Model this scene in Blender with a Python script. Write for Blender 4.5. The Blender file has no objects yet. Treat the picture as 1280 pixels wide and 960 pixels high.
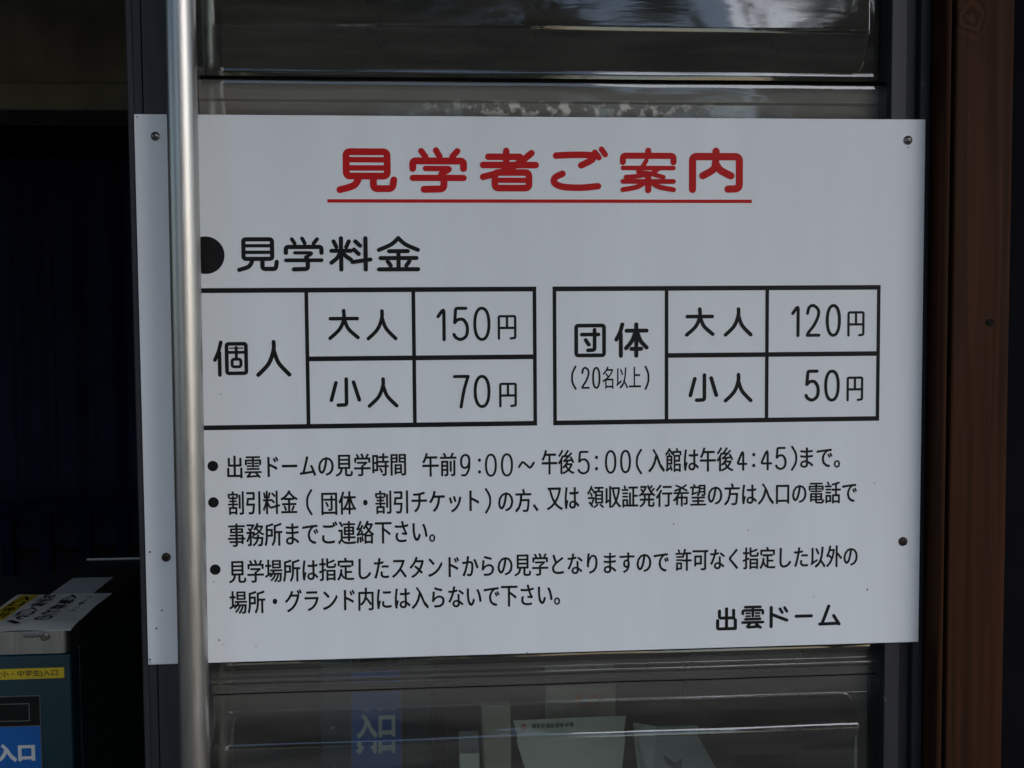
import bpy, bmesh, math, random
from mathutils import Vector, Matrix
S = bpy.context.scene
COL = S.collection
random.seed(7)
R = math.radians

# ------------------------------------------------------------------ camera
cam_d = bpy.data.cameras.new("camera")
cam = bpy.data.objects.new("camera", cam_d)
COL.objects.link(cam)
cam_d.sensor_fit = 'HORIZONTAL'
cam_d.sensor_width = 36.0
cam_d.lens = 37.97
cam_d.clip_start = 0.05
cam_d.clip_end = 2000
# rows: right, up, back (the sign lies in the world XZ plane at Y = 0)
_r, _u, _b = (0.9972, -0.0739, -0.0073), (0.0113, 0.0542, 0.9985), (-0.0734, -0.9958, 0.0549)
cam.matrix_world = Matrix(((_r[0], _u[0], _b[0], -0.1252),
                           (_r[1], _u[1], _b[1], -1.2313),
                           (_r[2], _u[2], _b[2], 1.4453),
                           (0, 0, 0, 1)))
S.camera = cam

# ------------------------------------------------------------------ light: overcast day
SUN_EL, SUN_AZ = R(30), R(38)       # azimuth to the right of straight behind the camera
W = bpy.data.worlds.new("World")
S.world = W
W.use_nodes = True
nt = W.node_tree
bg = nt.nodes['Background']
sky = nt.nodes.new('ShaderNodeTexSky')
sky.sky_type = 'NISHITA'
sky.sun_disc = False
sky.sun_elevation = SUN_EL
sky.sun_rotation = math.pi - SUN_AZ
sky.air_density = 1.0
sky.dust_density = 0.6
sky.ozone_density = 2.5
nt.links.new(sky.outputs[0], bg.inputs[0])
bg.inputs[1].default_value = 0.10
sd = bpy.data.lights.new("sun", 'SUN')
sd.energy = 1.0
sd.angle = R(50)
sd.color = (1.0, 0.98, 0.96)
sun = bpy.data.objects.new("sun", sd)
COL.objects.link(sun)
# direction towards the sun: behind the camera (-Y), to the right (+X)
sv = Vector((math.sin(SUN_AZ) * math.cos(SUN_EL), -math.cos(SUN_AZ) * math.cos(SUN_EL), math.sin(SUN_EL)))
sun.rotation_euler = sv.to_track_quat('Z', 'Y').to_euler()
S.view_settings.view_transform = 'Standard'
S.view_settings.look = 'None'
S.view_settings.exposure = 0.72
S.view_settings.gamma = 1.0
S.view_settings.use_curve_mapping = False

# ------------------------------------------------------------------ helpers
def tag(o, label=None, cat=None, group=None, kind=None):
    if label: o['label'] = label
    if cat: o['category'] = cat
    if group: o['group'] = group
    if kind: o['kind'] = kind
    return o

def empty(name, loc, label, cat, group=None):
    o = bpy.data.objects.new(name, None)
    o.empty_display_size = 0.05
    o.location = loc
    COL.objects.link(o)
    return tag(o, label, cat, group)

class MB:
    """collects world-space geometry, then links it as ONE mesh object"""
    def __init__(s): s.v = []; s.f = []
    def add(s, vs, fs):
        n = len(s.v)
        s.v += [tuple(p) for p in vs]
        s.f += [tuple(i + n for i in f) for f in fs]
    def box(s, x0, x1, y0, y1, z0, z1, M=None):
        vs = [(x, y, z) for z in (z0, z1) for y in (y0, y1) for x in (x0, x1)]
        if M: vs = [M @ Vector(p) for p in vs]
        s.add(vs, [(0, 2, 3, 1), (4, 5, 7, 6), (0, 1, 5, 4), (2, 6, 7, 3), (0, 4, 6, 2), (1, 3, 7, 5)])
    def tube(s, a, b, r, n=48, r2=None):
        a, b = Vector(a), Vector(b)
        d = (b - a).normalized()
        p = d.orthogonal().normalized(); q = d.cross(p)
        r2 = r if r2 is None else r2
        vs = [a + (p * math.cos(2*math.pi*i/n) + q * math.sin(2*math.pi*i/n)) * r for i in range(n)]
        vs += [b + (p * math.cos(2*math.pi*i/n) + q * math.sin(2*math.pi*i/n)) * r2 for i in range(n)]
        s.add(vs, [(i, (i+1) % n, n + (i+1) % n, n + i) for i in range(n)] + [tuple(range(n))[::-1], tuple(range(n, 2*n))])
    def extrude(s, pts, z0, z1):
        """closed XY outline (counter-clockwise seen from above) run up Z"""
        n = len(pts)
        s.add([(x, y, z0) for x, y in pts] + [(x, y, z1) for x, y in pts],
              [(i, (i+1) % n, n + (i+1) % n, n + i) for i in range(n)] + [tuple(range(n))[::-1], tuple(range(n, 2*n))])
    def build(s, name, m, parent=None, smooth=False, bevel=0, segs=2, auto=None):
        me = bpy.data.meshes.new(name)
        me.from_pydata(s.v, [], s.f)
        if bevel:
            b = bmesh.new(); b.from_mesh(me)
            bmesh.ops.recalc_face_normals(b, faces=b.faces)
            es = [e for e in b.edges if len(e.link_faces) == 2 and e.calc_face_angle(0) > 0.6]
            bmesh.ops.bevel(b, geom=es, offset=bevel, segments=segs, profile=0.5, affect='EDGES')
            b.to_mesh(me); b.free()
        o = bpy.data.objects.new(name, me)
        COL.objects.link(o)
        me.materials.append(m)
        if smooth or auto:
            for p in me.polygons: p.use_smooth = True
            if auto: me.set_sharp_from_angle(angle=R(auto))
        if parent:
            p, L = parent, Vector((0, 0, 0))
            while p: L += p.location; p = p.parent
            me.transform(Matrix.Translation(-L))
            o.parent = parent
        return o

# ------------------------------------------------------------------ materials
def mat(name, col, rough=0.5, metal=0.0, var=0.12, scale=8.0, stretch=(1, 1, 1), spec=0.5, bump=0.0, bscale=60.0, rvar=0.0, dirt=None, coat=0.0):
    m = bpy.data.materials.new(name)
    m.use_nodes = True
    n, l = m.node_tree.nodes, m.node_tree.links
    P = n['Principled BSDF']
    P.inputs['Metallic'].default_value = metal
    P.inputs['Specular IOR Level'].default_value = spec
    P.inputs['Coat Weight'].default_value = coat
    tc = n.new('ShaderNodeTexCoord')
    mp = n.new('ShaderNodeMapping'); mp.inputs['Scale'].default_value = stretch
    l.new(tc.outputs['Object'], mp.inputs[0])
    nz = n.new('ShaderNodeTexNoise'); nz.inputs['Scale'].default_value = scale; nz.inputs['Detail'].default_value = 6
    l.new(mp.outputs[0], nz.inputs['Vector'])
    cr = n.new('ShaderNodeValToRGB')
    cr.color_ramp.elements[0].position = 0.3; cr.color_ramp.elements[1].position = 0.7
    cr.color_ramp.elements[0].color = tuple(c * (1 - var) for c in col) + (1,)
    cr.color_ramp.elements[1].color = tuple(min(1, c * (1 + var)) for c in col) + (1,)
    l.new(nz.outputs['Fac'], cr.inputs[0])
    out = cr.outputs[0]
    if dirt:                                  # (colour, threshold, scale): scattered specks of dirt with a shape of their own
        d = n.new('ShaderNodeTexNoise'); d.inputs['Scale'].default_value = dirt[2]; d.inputs['Detail'].default_value = 3
        l.new(tc.outputs['Object'], d.inputs['Vector'])
        dr = n.new('ShaderNodeMapRange'); dr.inputs[1].default_value = dirt[1]; dr.inputs[2].default_value = dirt[1] + 0.04
        l.new(d.outputs['Fac'], dr.inputs[0])
        mx = n.new('ShaderNodeMix'); mx.data_type = 'RGBA'
        l.new(dr.outputs[0], mx.inputs['Factor']); l.new(out, mx.inputs['A'])
        mx.inputs['B'].default_value = tuple(dirt[0]) + (1,)
        out = mx.outputs['Result']
    l.new(out, P.inputs['Base Color'])
    if rvar:
        rr = n.new('ShaderNodeMapRange')
        rr.inputs[3].default_value = max(0.02, rough - rvar); rr.inputs[4].default_value = rough + rvar
        l.new(nz.outputs['Fac'], rr.inputs[0]); l.new(rr.outputs[0], P.inputs['Roughness'])
    else:
        P.inputs['Roughness'].default_value = rough
    if bump:
        bz = n.new('ShaderNodeTexNoise'); bz.inputs['Scale'].default_value = bscale; bz.inputs['Detail'].default_value = 4
        l.new(mp.outputs[0], bz.inputs['Vector'])
        bp = n.new('ShaderNodeBump'); bp.inputs['Strength'].default_value = bump; bp.inputs['Distance'].default_value = 0.002
        l.new(bz.outputs['Fac'], bp.inputs['Height']); l.new(bp.outputs[0], P.inputs['Normal'])
    return m

M = {}
M['white'] = mat('sign white enamel', (0.75, 0.775, 0.81), 0.40, var=0.035, scale=4, stretch=(4, 1, 0.5), spec=0.35, rvar=0.08, dirt=((0.45, 0.44, 0.42), 0.80, 90))
M['red'] = mat('red vinyl', (0.50, 0.010, 0.012), 0.5, var=0.06, scale=20, spec=0.15)
M['black'] = mat('black vinyl', (0.010, 0.010, 0.011), 0.5, var=0.2, scale=20, spec=0.15)
M['speck'] = mat('dirt speck', (0.06, 0.05, 0.045), 0.8, var=0.3, scale=300)
M['steel'] = mat('brushed steel', (0.48, 0.455, 0.43), 0.38, 1.0, var=0.08, scale=30, stretch=(6, 6, 0.6), bump=0.06, bscale=90, rvar=0.06, dirt=((0.20, 0.19, 0.18), 0.74, 160))
M['satin'] = mat('satin steel', (0.50, 0.48, 0.47), 0.42, 1.0, var=0.1, scale=30, stretch=(6, 6, 0.6), rvar=0.06, dirt=((0.20, 0.19, 0.18), 0.70, 120))
M['screw'] = mat('screw metal', (0.28, 0.26, 0.25), 0.28, 1.0, var=0.3, scale=200)
M['frame'] = mat('dark blue grey aluminium', (0.030, 0.030, 0.037), 0.5, 0.0, var=0.18, scale=14, stretch=(4, 4, 0.5), spec=0.3, bump=0.05, dirt=((0.10, 0.10, 0.11), 0.73, 70))
M['seal'] = mat('rubber seal', (0.012, 0.012, 0.012), 0.85, spec=0.05, var=0.2, scale=40)
M['concrete'] = mat('concrete', (0.27, 0.25, 0.19), 0.9, var=0.25, scale=3.5, bump=0.3, bscale=30, dirt=((0.07, 0.065, 0.06), 0.70, 7))
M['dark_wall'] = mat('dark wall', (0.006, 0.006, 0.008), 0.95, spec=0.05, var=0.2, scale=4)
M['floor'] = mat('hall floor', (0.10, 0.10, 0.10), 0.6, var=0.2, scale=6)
M['paving'] = mat('paving', (0.11, 0.098, 0.08), 0.9, var=0.08, scale=2.5, bump=0.2)
M['soffit'] = mat('canopy soffit', (0.10, 0.095, 0.09), 0.85, var=0.15, scale=3)
M['teal'] = mat('teal enamel', (0.0015, 0.036, 0.050), 0.38, var=0.10, scale=12, spec=0.4)
M['gate_side'] = mat('dark gate side', (0.010, 0.022, 0.026), 0.5, var=0.2, scale=10)
M['gate_top'] = mat('dark gate top', (0.018, 0.018, 0.018), 0.55, var=0.3, scale=18)
M['yellow'] = mat('yellow label', (0.72, 0.52, 0.015), 0.5, var=0.06, scale=25)
M['brown_ink'] = mat('brown ink', (0.06, 0.03, 0.006), 0.6)
M['blue_sign'] = mat('blue sign', (0.004, 0.13, 0.48), 0.4, var=0.05, scale=20)
M['sign_white'] = mat('white print', (0.72, 0.74, 0.72), 0.5, var=0.05)
M['display'] = mat('display black', (0.006, 0.006, 0.006), 0.25, var=0.2)
M['bezel'] = mat('grey bezel', (0.20, 0.20, 0.19), 0.4, 0.5)
M['paper'] = mat('paper', (0.84, 0.83, 0.78), 0.7, var=0.06, scale=10, bump=0.1, bscale=25)
M['card'] = mat('grey white card', (0.60, 0.62, 0.62), 0.6, var=0.05)
M['cream'] = mat('cream card', (0.55, 0.50, 0.42), 0.7, var=0.1, scale=30)
M['orange_ink'] = mat('orange ink', (0.65, 0.20, 0.03), 0.6)
M['grey_ink'] = mat('grey ink', (0.16, 0.16, 0.16), 0.6)
M['rust'] = mat('rusty screw', (0.060, 0.038, 0.030), 0.6, 0.5, var=0.4, scale=250)
M['curtain'] = mat('navy curtain', (0.010, 0.016, 0.055), 0.9, var=0.2, scale=6)
M['cabinet'] = mat('dark green enamel', (0.012, 0.026, 0.016), 0.45, var=0.15, scale=5, spec=0.3)
M['rail_blue'] = mat('blue paint', (0.003, 0.007, 0.030), 0.8, spec=0.08, var=0.2, scale=8)
M['bark'] = mat('bark', (0.07, 0.055, 0.04), 0.9, var=0.3, scale=10)
M['leaf'] = mat('leaves', (0.050, 0.075, 0.028), 0.7, var=0.5, scale=1.5)
M['table'] = mat('counter top', (0.12, 0.11, 0.10), 0.5, var=0.15)

def wood_mat():
    m = bpy.data.materials.new('brown stained wood'); m.use_nodes = True
    n, l = m.node_tree.nodes, m.node_tree.links
    P = n['Principled BSDF']; P.inputs['Roughness'].default_value = 0.6; P.inputs['Specular IOR Level'].default_value = 0.07
    tc = n.new('ShaderNodeTexCoord')
    # growth rings swing round the knot: distance from the knot added to the grain coordinate
    sub = n.new('ShaderNodeVectorMath'); sub.operation = 'SUBTRACT'; sub.inputs[1].default_value = (-0.0005, -0.03, 1.8010)
    wn = n.new('ShaderNodeTexNoise'); wn.inputs['Scale'].default_value = 45; wn.inputs['Detail'].default_value = 2
    l.new(tc.outputs['Object'], wn.inputs['Vector'])
    wv = n.new('ShaderNodeVectorMath'); wv.operation = 'MULTIPLY_ADD'
    wv.inputs[1].default_value = (0.022, 0, 0.022); l.new(wn.outputs['Color'], wv.inputs[0]); l.new(tc.outputs['Object'], wv.inputs[2])
    l.new(wv.outputs[0], sub.inputs[0])
    sc = n.new('ShaderNodeVectorMath'); sc.operation = 'MULTIPLY'; sc.inputs[1].default_value = (1.0, 1.0, 0.72)
    l.new(sub.outputs[0], sc.inputs[0])
    ln = n.new('ShaderNodeVectorMath'); ln.operation = 'LENGTH'; l.new(sc.outputs[0], ln.inputs[0])
    kn = n.new('ShaderNodeMapRange'); kn.inputs[1].default_value = 0.010; kn.inputs[2].default_value = 0.026
    kn.inputs[3].default_value = 1; kn.inputs[4].default_value = 0; l.new(ln.outputs['Value'], kn.inputs[0])
    ring = n.new('ShaderNodeMath'); ring.operation = 'SINE'
    rm = n.new('ShaderNodeMath'); rm.operation = 'MULTIPLY'; rm.inputs[1].default_value = 780
    l.new(ln.outputs['Value'], rm.inputs[0]); l.new(rm.outputs[0], ring.inputs[0])
    mp = n.new('ShaderNodeMapping'); mp.inputs['Scale'].default_value = (55, 55, 1.6)
    l.new(tc.outputs['Object'], mp.inputs[0])
    nz = n.new('ShaderNodeTexNoise'); nz.inputs['Scale'].default_value = 1.6; nz.inputs['Detail'].default_value = 5; nz.inputs['Distortion'].default_value = 0.6
    l.new(mp.outputs[0], nz.inputs['Vector'])
    mixf = n.new('ShaderNodeMath'); mixf.operation = 'MULTIPLY_ADD'
    l.new(ring.outputs[0], mixf.inputs[0])
    k2 = n.new('ShaderNodeMath'); k2.operation = 'MULTIPLY'; k2.inputs[1].default_value = 0.22
    l.new(kn.outputs[0], k2.inputs[0]); l.new(k2.outputs[0], mixf.inputs[1]); l.new(nz.outputs['Fac'], mixf.inputs[2])
    cr = n.new('ShaderNodeValToRGB')
    cr.color_ramp.elements[0].position = 0.25; cr.color_ramp.elements[0].color = (0.022, 0.0085, 0.0040, 1)
    cr.color_ramp.elements[1].position = 0.75; cr.color_ramp.elements[1].color = (0.058, 0.0215, 0.0095, 1)
    l.new(mixf.outputs[0], cr.inputs[0]); l.new(cr.outputs[0], P.inputs['Base Color'])
    bp = n.new('ShaderNodeBump'); bp.inputs['Strength'].default_value = 0.25; bp.inputs['Distance'].default_value = 0.001
    l.new(mixf.outputs[0], bp.inputs['Height']); l.new(bp.outputs[0], P.inputs['Normal'])
    return m
M['wood'] = wood_mat()

def pane_mat():
    """clear moulded plastic: see-through, mirror-like on top, a thin film of dust"""
    m = bpy.data.materials.new('clear plastic'); m.use_nodes = True
    n, l = m.node_tree.nodes, m.node_tree.links
    n.remove(n['Principled BSDF']); out = n['Material Output']
    tr = n.new('ShaderNodeBsdfRefraction'); tr.inputs['Color'].default_value = (0.62, 0.68, 0.63, 1)
    tr.inputs['IOR'].default_value = 1.06; tr.inputs['Roughness'].default_value = 0.12
    gl = n.new('ShaderNodeBsdfGlossy'); gl.inputs['Roughness'].default_value = 0.045
    gl.inputs[0].default_value = (0.95, 0.97, 1, 1)
    fr = n.new('ShaderNodeFresnel'); fr.inputs[0].default_value = 1.85
    tc = n.new('ShaderNodeTexCoord')
    mp = n.new('ShaderNodeMapping'); mp.inputs['Scale'].default_value = (1.0, 1.0, 9.0)
    l.new(tc.outputs['Object'], mp.inputs[0])
    nz = n.new('ShaderNodeTexNoise'); nz.inputs['Scale'].default_value = 14; nz.inputs['Detail'].default_value = 5
    l.new(mp.outputs[0], nz.inputs['Vector'])
    bp = n.new('ShaderNodeBump'); bp.inputs['Strength'].default_value = 0.02; bp.inputs['Distance'].default_value = 0.003
    l.new(nz.outputs['Fac'], bp.inputs['Height'])
    l.new(bp.outputs[0], gl.inputs['Normal']); l.new(bp.outputs[0], fr.inputs['Normal'])
    mx = n.new('ShaderNodeMixShader')
    l.new(fr.outputs[0], mx.inputs[0]); l.new(tr.outputs[0], mx.inputs[1]); l.new(gl.outputs[0], mx.inputs[2])
    df = n.new('ShaderNodeBsdfDiffuse'); df.inputs[0].default_value = (0.55, 0.52, 0.47, 1)
    dn = n.new('ShaderNodeTexNoise'); dn.inputs['Scale'].default_value = 9; dn.inputs['Detail'].default_value = 5
    l.new(mp.outputs[0], dn.inputs['Vector'])
    dr = n.new('ShaderNodeMapRange'); dr.inputs[1].default_value = 0.35; dr.inputs[2].default_value = 0.75
    dr.inputs[3].default_value = 0.03; dr.inputs[4].default_value = 0.075
    l.new(dn.outputs['Fac'], dr.inputs[0])
    # lime spots left by drips, in one strip above the sign board
    sx = n.new('ShaderNodeSeparateXYZ'); l.new(tc.outputs['Object'], sx.inputs[0])
    def band(sock, c, w):
        a = n.new('ShaderNodeMath'); a.operation = 'SUBTRACT'; a.inputs[1].default_value = c; l.new(sock, a.inputs[0])
        b = n.new('ShaderNodeMath'); b.operation = 'ABSOLUTE'; l.new(a.outputs[0], b.inputs[0])
        c_ = n.new('ShaderNodeMapRange'); c_.inputs[1].default_value = w; c_.inputs[2].default_value = w * 0.35
        c_.inputs[3].default_value = 0; c_.inputs[4].default_value = 1; l.new(b.outputs[0], c_.inputs[0])
        return c_.outputs[0]
    bz, bx = band(sx.outputs['Z'], 1.695, 0.010), band(sx.outputs['X'], 0.05, 0.20)
    bm = n.new('ShaderNodeMath'); bm.operation = 'MULTIPLY'; l.new(bz, bm.inputs[0]); l.new(bx, bm.inputs[1])
    vn = n.new('ShaderNodeTexNoise'); vn.inputs['Scale'].default_value = 75; vn.inputs['Detail'].default_value = 6; l.new(tc.outputs['Object'], vn.inputs['Vector'])
    vr = n.new('ShaderNodeMapRange'); vr.inputs[1].default_value = 0.50; vr.inputs[2].default_value = 0.60; l.new(vn.outputs['Fac'], vr.inputs[0])
    vm = n.new('ShaderNodeMath'); vm.operation = 'MULTIPLY'; l.new(vr.outputs[0], vm.inputs[0]); l.new(bm.outputs[0], vm.inputs[1])
    vk = n.new('ShaderNodeMath'); vk.operation = 'MULTIPLY_ADD'; vk.inputs[1].default_value = 0.7
    l.new(vm.outputs[0], vk.inputs[0]); l.new(dr.outputs[0], vk.inputs[2])
    # pale diffuse film mixed in more strongly in a band at each joint
    acc = vk.outputs[0]
    for zc, zw, k in ((1.703, 0.026, 0.23), (1.018, 0.040, 0.08)):
        mm = n.new('ShaderNodeMath'); mm.operation = 'MULTIPLY_ADD'; mm.inputs[1].default_value = k
        l.new(band(sx.outputs['Z'], zc, zw), mm.inputs[0]); l.new(acc, mm.inputs[2]); acc = mm.outputs[0]
    m2 = n.new('ShaderNodeMixShader'); l.new(acc, m2.inputs[0]); l.new(mx.outputs[0], m2.inputs[1]); l.new(df.outputs[0], m2.inputs[2])
    l.new(m2.outputs[0], out.inputs[0])
    return m
M['pane'] = pane_mat()

# ------------------------------------------------------------------ lettering layout on the board (metres from its top left corner)
STROKES = [
    ('title','見',0.22012,0.03627,0.28793,0.08615,0.00383),
    ('title','学',0.30155,0.03429,0.36641,0.08601,0.00387),
    ('title','者',0.38088,0.03471,0.4481,0.0839,0.00372),
    ('title','ご',0.46025,0.03236,0.52765,0.08331,0.00376),
    ('title','案',0.54073,0.03396,0.60627,0.08561,0.00352),
    ('title','内',0.62069,0.03359,0.68377,0.08548,0.00421),
    ('heading','見',0.10861,0.1351,0.1549,0.17382,0.00238),
    ('heading','学',0.16039,0.13428,0.20465,0.17373,0.00240),
    ('heading','料',0.21089,0.13408,0.259,0.17384,0.00232),
    ('heading','金',0.26393,0.13396,0.31245,0.17367,0.00234),
    ('t1','個',0.07989,0.25004,0.11856,0.29088,0.00207),
    ('t1','人',0.12724,0.24981,0.16649,0.29139,0.00231),
    ('t1','大',0.20816,0.21549,0.24351,0.25064,0.00206),
    ('t1','人',0.25095,0.2162,0.28585,0.25145,0.00207),
    ('t1','小',0.20851,0.29271,0.24399,0.32675,0.00207),
    ('t1','人',0.2511,0.29317,0.28612,0.32784,0.00208),
    ('t1','1',0.33006,0.21381,0.34077,0.25291,0.00190),
    ('t1','5',0.34803,0.21394,0.36685,0.25283,0.00182),
    ('t1','0',0.37186,0.21409,0.39146,0.25303,0.00173),
    ('t1','円',0.39965,0.22373,0.42107,0.25199,0.00137),
    ('t1','7',0.34815,0.29149,0.36721,0.32991,0.00182),
    ('t1','0',0.3716,0.29174,0.39082,0.32967,0.00174),
    ('t1','円',0.40068,0.30095,0.42107,0.32932,0.00138),
    ('t2','団',0.48761,0.23425,0.5242,0.27282,0.00218),
    ('t2','体',0.53387,0.23313,0.57383,0.27383,0.00233),
    ('t2','大',0.6163,0.21616,0.65106,0.25014,0.00216),
    ('t2','人',0.6619,0.21643,0.696,0.25051,0.00217),
    ('t2','小',0.62065,0.29254,0.65565,0.32629,0.00217),
    ('t2','人',0.66217,0.2925,0.69638,0.327,0.00218),
    ('t2','1',0.74164,0.21313,0.75211,0.25171,0.00190),
    ('t2','2',0.75907,0.21326,0.77673,0.25142,0.00181),
    ('t2','0',0.78294,0.2134,0.80113,0.25161,0.00182),
    ('t2','円',0.80884,0.22195,0.82949,0.25164,0.00139),
    ('t2','5',0.75823,0.28969,0.77633,0.32717,0.00192),
    ('t2','0',0.7817,0.28994,0.80042,0.32747,0.00182),
    ('t2','円',0.80864,0.29829,0.82868,0.32743,0.00140),
    ('t2','(',0.48364,0.2822,0.49003,0.31018,0.00111),
    ('t2','2',0.4954,0.28381,0.50542,0.30905,0.00111),
    ('t2','0',0.50802,0.28393,0.51777,0.3092,0.00111),
    ('t2',')',0.56905,0.28305,0.57484,0.31118,0.00112),
    ('n1','9',0.35524,0.38205,0.36715,0.40851,0.00124),
    ('n1',':',0.37586,0.38757,0.37907,0.4051,0.00174),
    ('n1','0',0.38367,0.38225,0.39746,0.40903,0.00124),
    ('n1','0',0.40207,0.38209,0.41608,0.40908,0.00124),
    ('n1','~',0.4217,0.39077,0.44129,0.40096,0.00129),
    ('n1','5',0.49075,0.38073,0.50491,0.40814,0.00126),
    ('n1',':',0.51115,0.38654,0.51451,0.40375,0.00177),
    ('n1','0',0.52263,0.38039,0.53609,0.40795,0.00126),
    ('n1','0',0.5404,0.3803,0.55314,0.4077,0.00126),
    ('n1','(',0.55876,0.37943,0.56617,0.40928,0.00122),
    ('n1','4',0.67748,0.38013,0.69052,0.40727,0.00129),
    ('n1',':',0.69653,0.38627,0.69996,0.40319,0.00181),
    ('n1','4',0.70577,0.37992,0.7201,0.40721,0.00129),
    ('n1','5',0.72373,0.37982,0.73732,0.40695,0.00129),
    ('n1',')',0.74258,0.37856,0.75025,0.40826,0.00125),
    ('n2','(',0.1801,0.41954,0.18729,0.44928,0.00121),
    ('n2',')',0.38332,0.42192,0.39068,0.45157,0.00124),
    ('sig','出',0.65404,0.56817,0.67894,0.59564,0.00187),
    ('sig','雲',0.68431,0.5671,0.7116,0.59481,0.00163),
    ('sig','ド',0.71738,0.56793,0.74082,0.59474,0.00193),
    ('sig','ー',0.74825,0.57929,0.77052,0.58312,0.00194),
    ('sig','ム',0.77691,0.56813,0.80411,0.59417,0.00194),
]
TEXTS = [
    ('t2','名以上',0.5201,0.28368,0.56484,0.30954,0.4),
    ('n1','出雲ドームの見学時間',0.09273,0.37953,0.29376,0.40599,1),
    ('n1','午前',0.31206,0.38020,0.35122,0.40771,1),
    ('n1','午後',0.44908,0.37905,0.48722,0.40763,1),
    ('n1','入館は午後',0.57322,0.37881,0.67405,0.40754,1),
    ('n1','まで。',0.75361,0.38094,0.80172,0.40549,1),
    ('n2','割引料金',0.09273,0.42003,0.17094,0.44732,1),
    ('n2','団体・割引チケット',0.19718,0.42238,0.37687,0.44959,1),
    ('n2','の方、',0.39852,0.42349,0.44521,0.45089,1),
    ('n2','又は',0.45478,0.42259,0.49264,0.44923,1),
    ('n2','領収証発行希望の方は入口の電話で',0.50159,0.42133,0.82243,0.44793,1),
    ('n2','事務所までご連絡下さい。',0.09198,0.45670,0.32604,0.48382,1),
    ('n3','見学場所は指定したスタンドからの見学となりますので',0.09199,0.49872,0.59777,0.52548,1),
    ('n3','許可なく指定した以外の',0.60534,0.49744,0.8242,0.52391,1),
    ('n3','場所・グランド内には入らないで下さい。',0.09187,0.53404,0.46973,0.56087,1),
]
big = [(0.07429,0.15497,0.02084)]
b_dots = [(0.07705,0.39124,0.00593), (0.07684,0.43255,0.00594), (0.07711,0.50923,0.00596)]
screw = [(0.02283,0.02415,0.00502), (0.87894,0.02405,0.00527), (0.02308,0.49378,0.00512), (0.8791,0.49475,0.00538)]
spots = [(0.01656,0.5544,0.00106), (0.01029,0.57486,0.00124), (0.00214,0.61046,0.00115), (0.0025,0.6137,0.00089), (0.0798,0.5902,0.00107), (0.00496,0.48744,0.00115), (0.12086,0.5988,0.00072), (0.60341,0.46819,0.00085), (0.69187,0.47762,0.00076), (0.83633,0.55158,0.00098), (0.7713,0.55853,0.00068), (0.84366,0.42466,0.00078), (0.07503,0.52292,0.00071), (0.08326,0.59584,0.00054), (0.08766,0.31055,0.00062), (0.43108,0.61553,0.00075), (0.00334,0.00307,0.00086), (0.87934,0.03205,0.00086)]

# ------------------------------------------------------------------ setting
def struct(name, mb, m, **k):
    return tag(mb.build(name, m, **k), kind='structure')
b = MB(); b.box(-60, 60, -80, -0.3, -0.2, 0.0); struct('pavement', b, M['paving'])
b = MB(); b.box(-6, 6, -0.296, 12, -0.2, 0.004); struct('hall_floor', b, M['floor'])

o = MB(); o.box(-6, 6, -3.0, 0.12, 3.50, 3.70)  # unseen canopy, added to cut the high sky and darken the pane reflections
tag(o.build('added_canopy', M['soffit'], bevel=0.01), 'unseen grey canopy roof over the entrance, added to shade the scene and its reflections', 'canopy')
root = empty('entrance_hall', (0, 6, 0), 'dark entrance hall shell behind the door panel with a concrete beam', 'building')
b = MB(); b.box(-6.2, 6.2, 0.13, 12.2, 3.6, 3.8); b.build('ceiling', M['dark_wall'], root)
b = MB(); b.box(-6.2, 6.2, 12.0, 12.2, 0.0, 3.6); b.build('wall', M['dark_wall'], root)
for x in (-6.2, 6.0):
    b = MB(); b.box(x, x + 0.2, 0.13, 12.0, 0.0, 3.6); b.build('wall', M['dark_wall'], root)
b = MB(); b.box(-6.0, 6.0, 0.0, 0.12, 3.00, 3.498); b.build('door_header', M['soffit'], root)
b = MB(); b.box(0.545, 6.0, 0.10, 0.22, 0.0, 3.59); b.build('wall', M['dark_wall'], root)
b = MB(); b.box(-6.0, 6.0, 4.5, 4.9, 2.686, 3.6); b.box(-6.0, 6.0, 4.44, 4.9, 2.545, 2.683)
b.build('concrete_beam', M['concrete'], root, bevel=0.012)

# trees across the forecourt, mirrored in the plastic panel and the pole
def tree(x, y, h, rx, rz, n, label, cz=None):
    t = empty('tree', (x, y, 0), label, 'tree', 'trees across the forecourt')
    cz = h - rz if cz is None else cz
    tb = MB(); tb.tube((x, y, 0), (x + 0.1, y, cz), 0.22, 12, 0.10)
    for k in range(6):
        a = k * 1.1; tb.tube((x + 0.08, y, cz * 0.65 + k * 0.1), (x + math.cos(a) * rx * .6, y + math.sin(a) * rx * .6, cz + rz * .2), 0.07, 8, 0.02)
    tb.build('trunk', M['bark'], t, smooth=True)
    lb = MB()
    clumps = [(random.gauss(0, 1), random.gauss(0, 1), random.gauss(0, 1), random.uniform(.55, 1.0)) for _ in range(26)]
    for i in range(n):
        c = random.choice(clumps); L = math.sqrt(c[0]**2 + c[1]**2 + c[2]**2)
        px = x + c[0] / L * rx * c[3] + random.gauss(0, rx * .14)
        py = y + c[1] / L * rx * c[3] + random.gauss(0, rx * .14)
        pz = cz + c[2] / L * rz * c[3] + random.gauss(0, rz * .14)
        e = Vector((random.gauss(0, 1), random.gauss(0, 1), random.gauss(0, 1))).normalized()
        f = e.orthogonal().normalized(); s_ = random.uniform(.12, .24)
        p = Vector((px, py, pz))
        lb.add([p - e * s_, p + f * s_ * .5, p + e * s_, p - f * s_ * .5], [(0, 1, 2, 3)])
    lb.build('crown', M['leaf'], t)
tree(-1.1, -15.5, 7.6, 4.3, 3.3, 15000, 'broad dense tree straight across the forecourt from the sign board')
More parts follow.
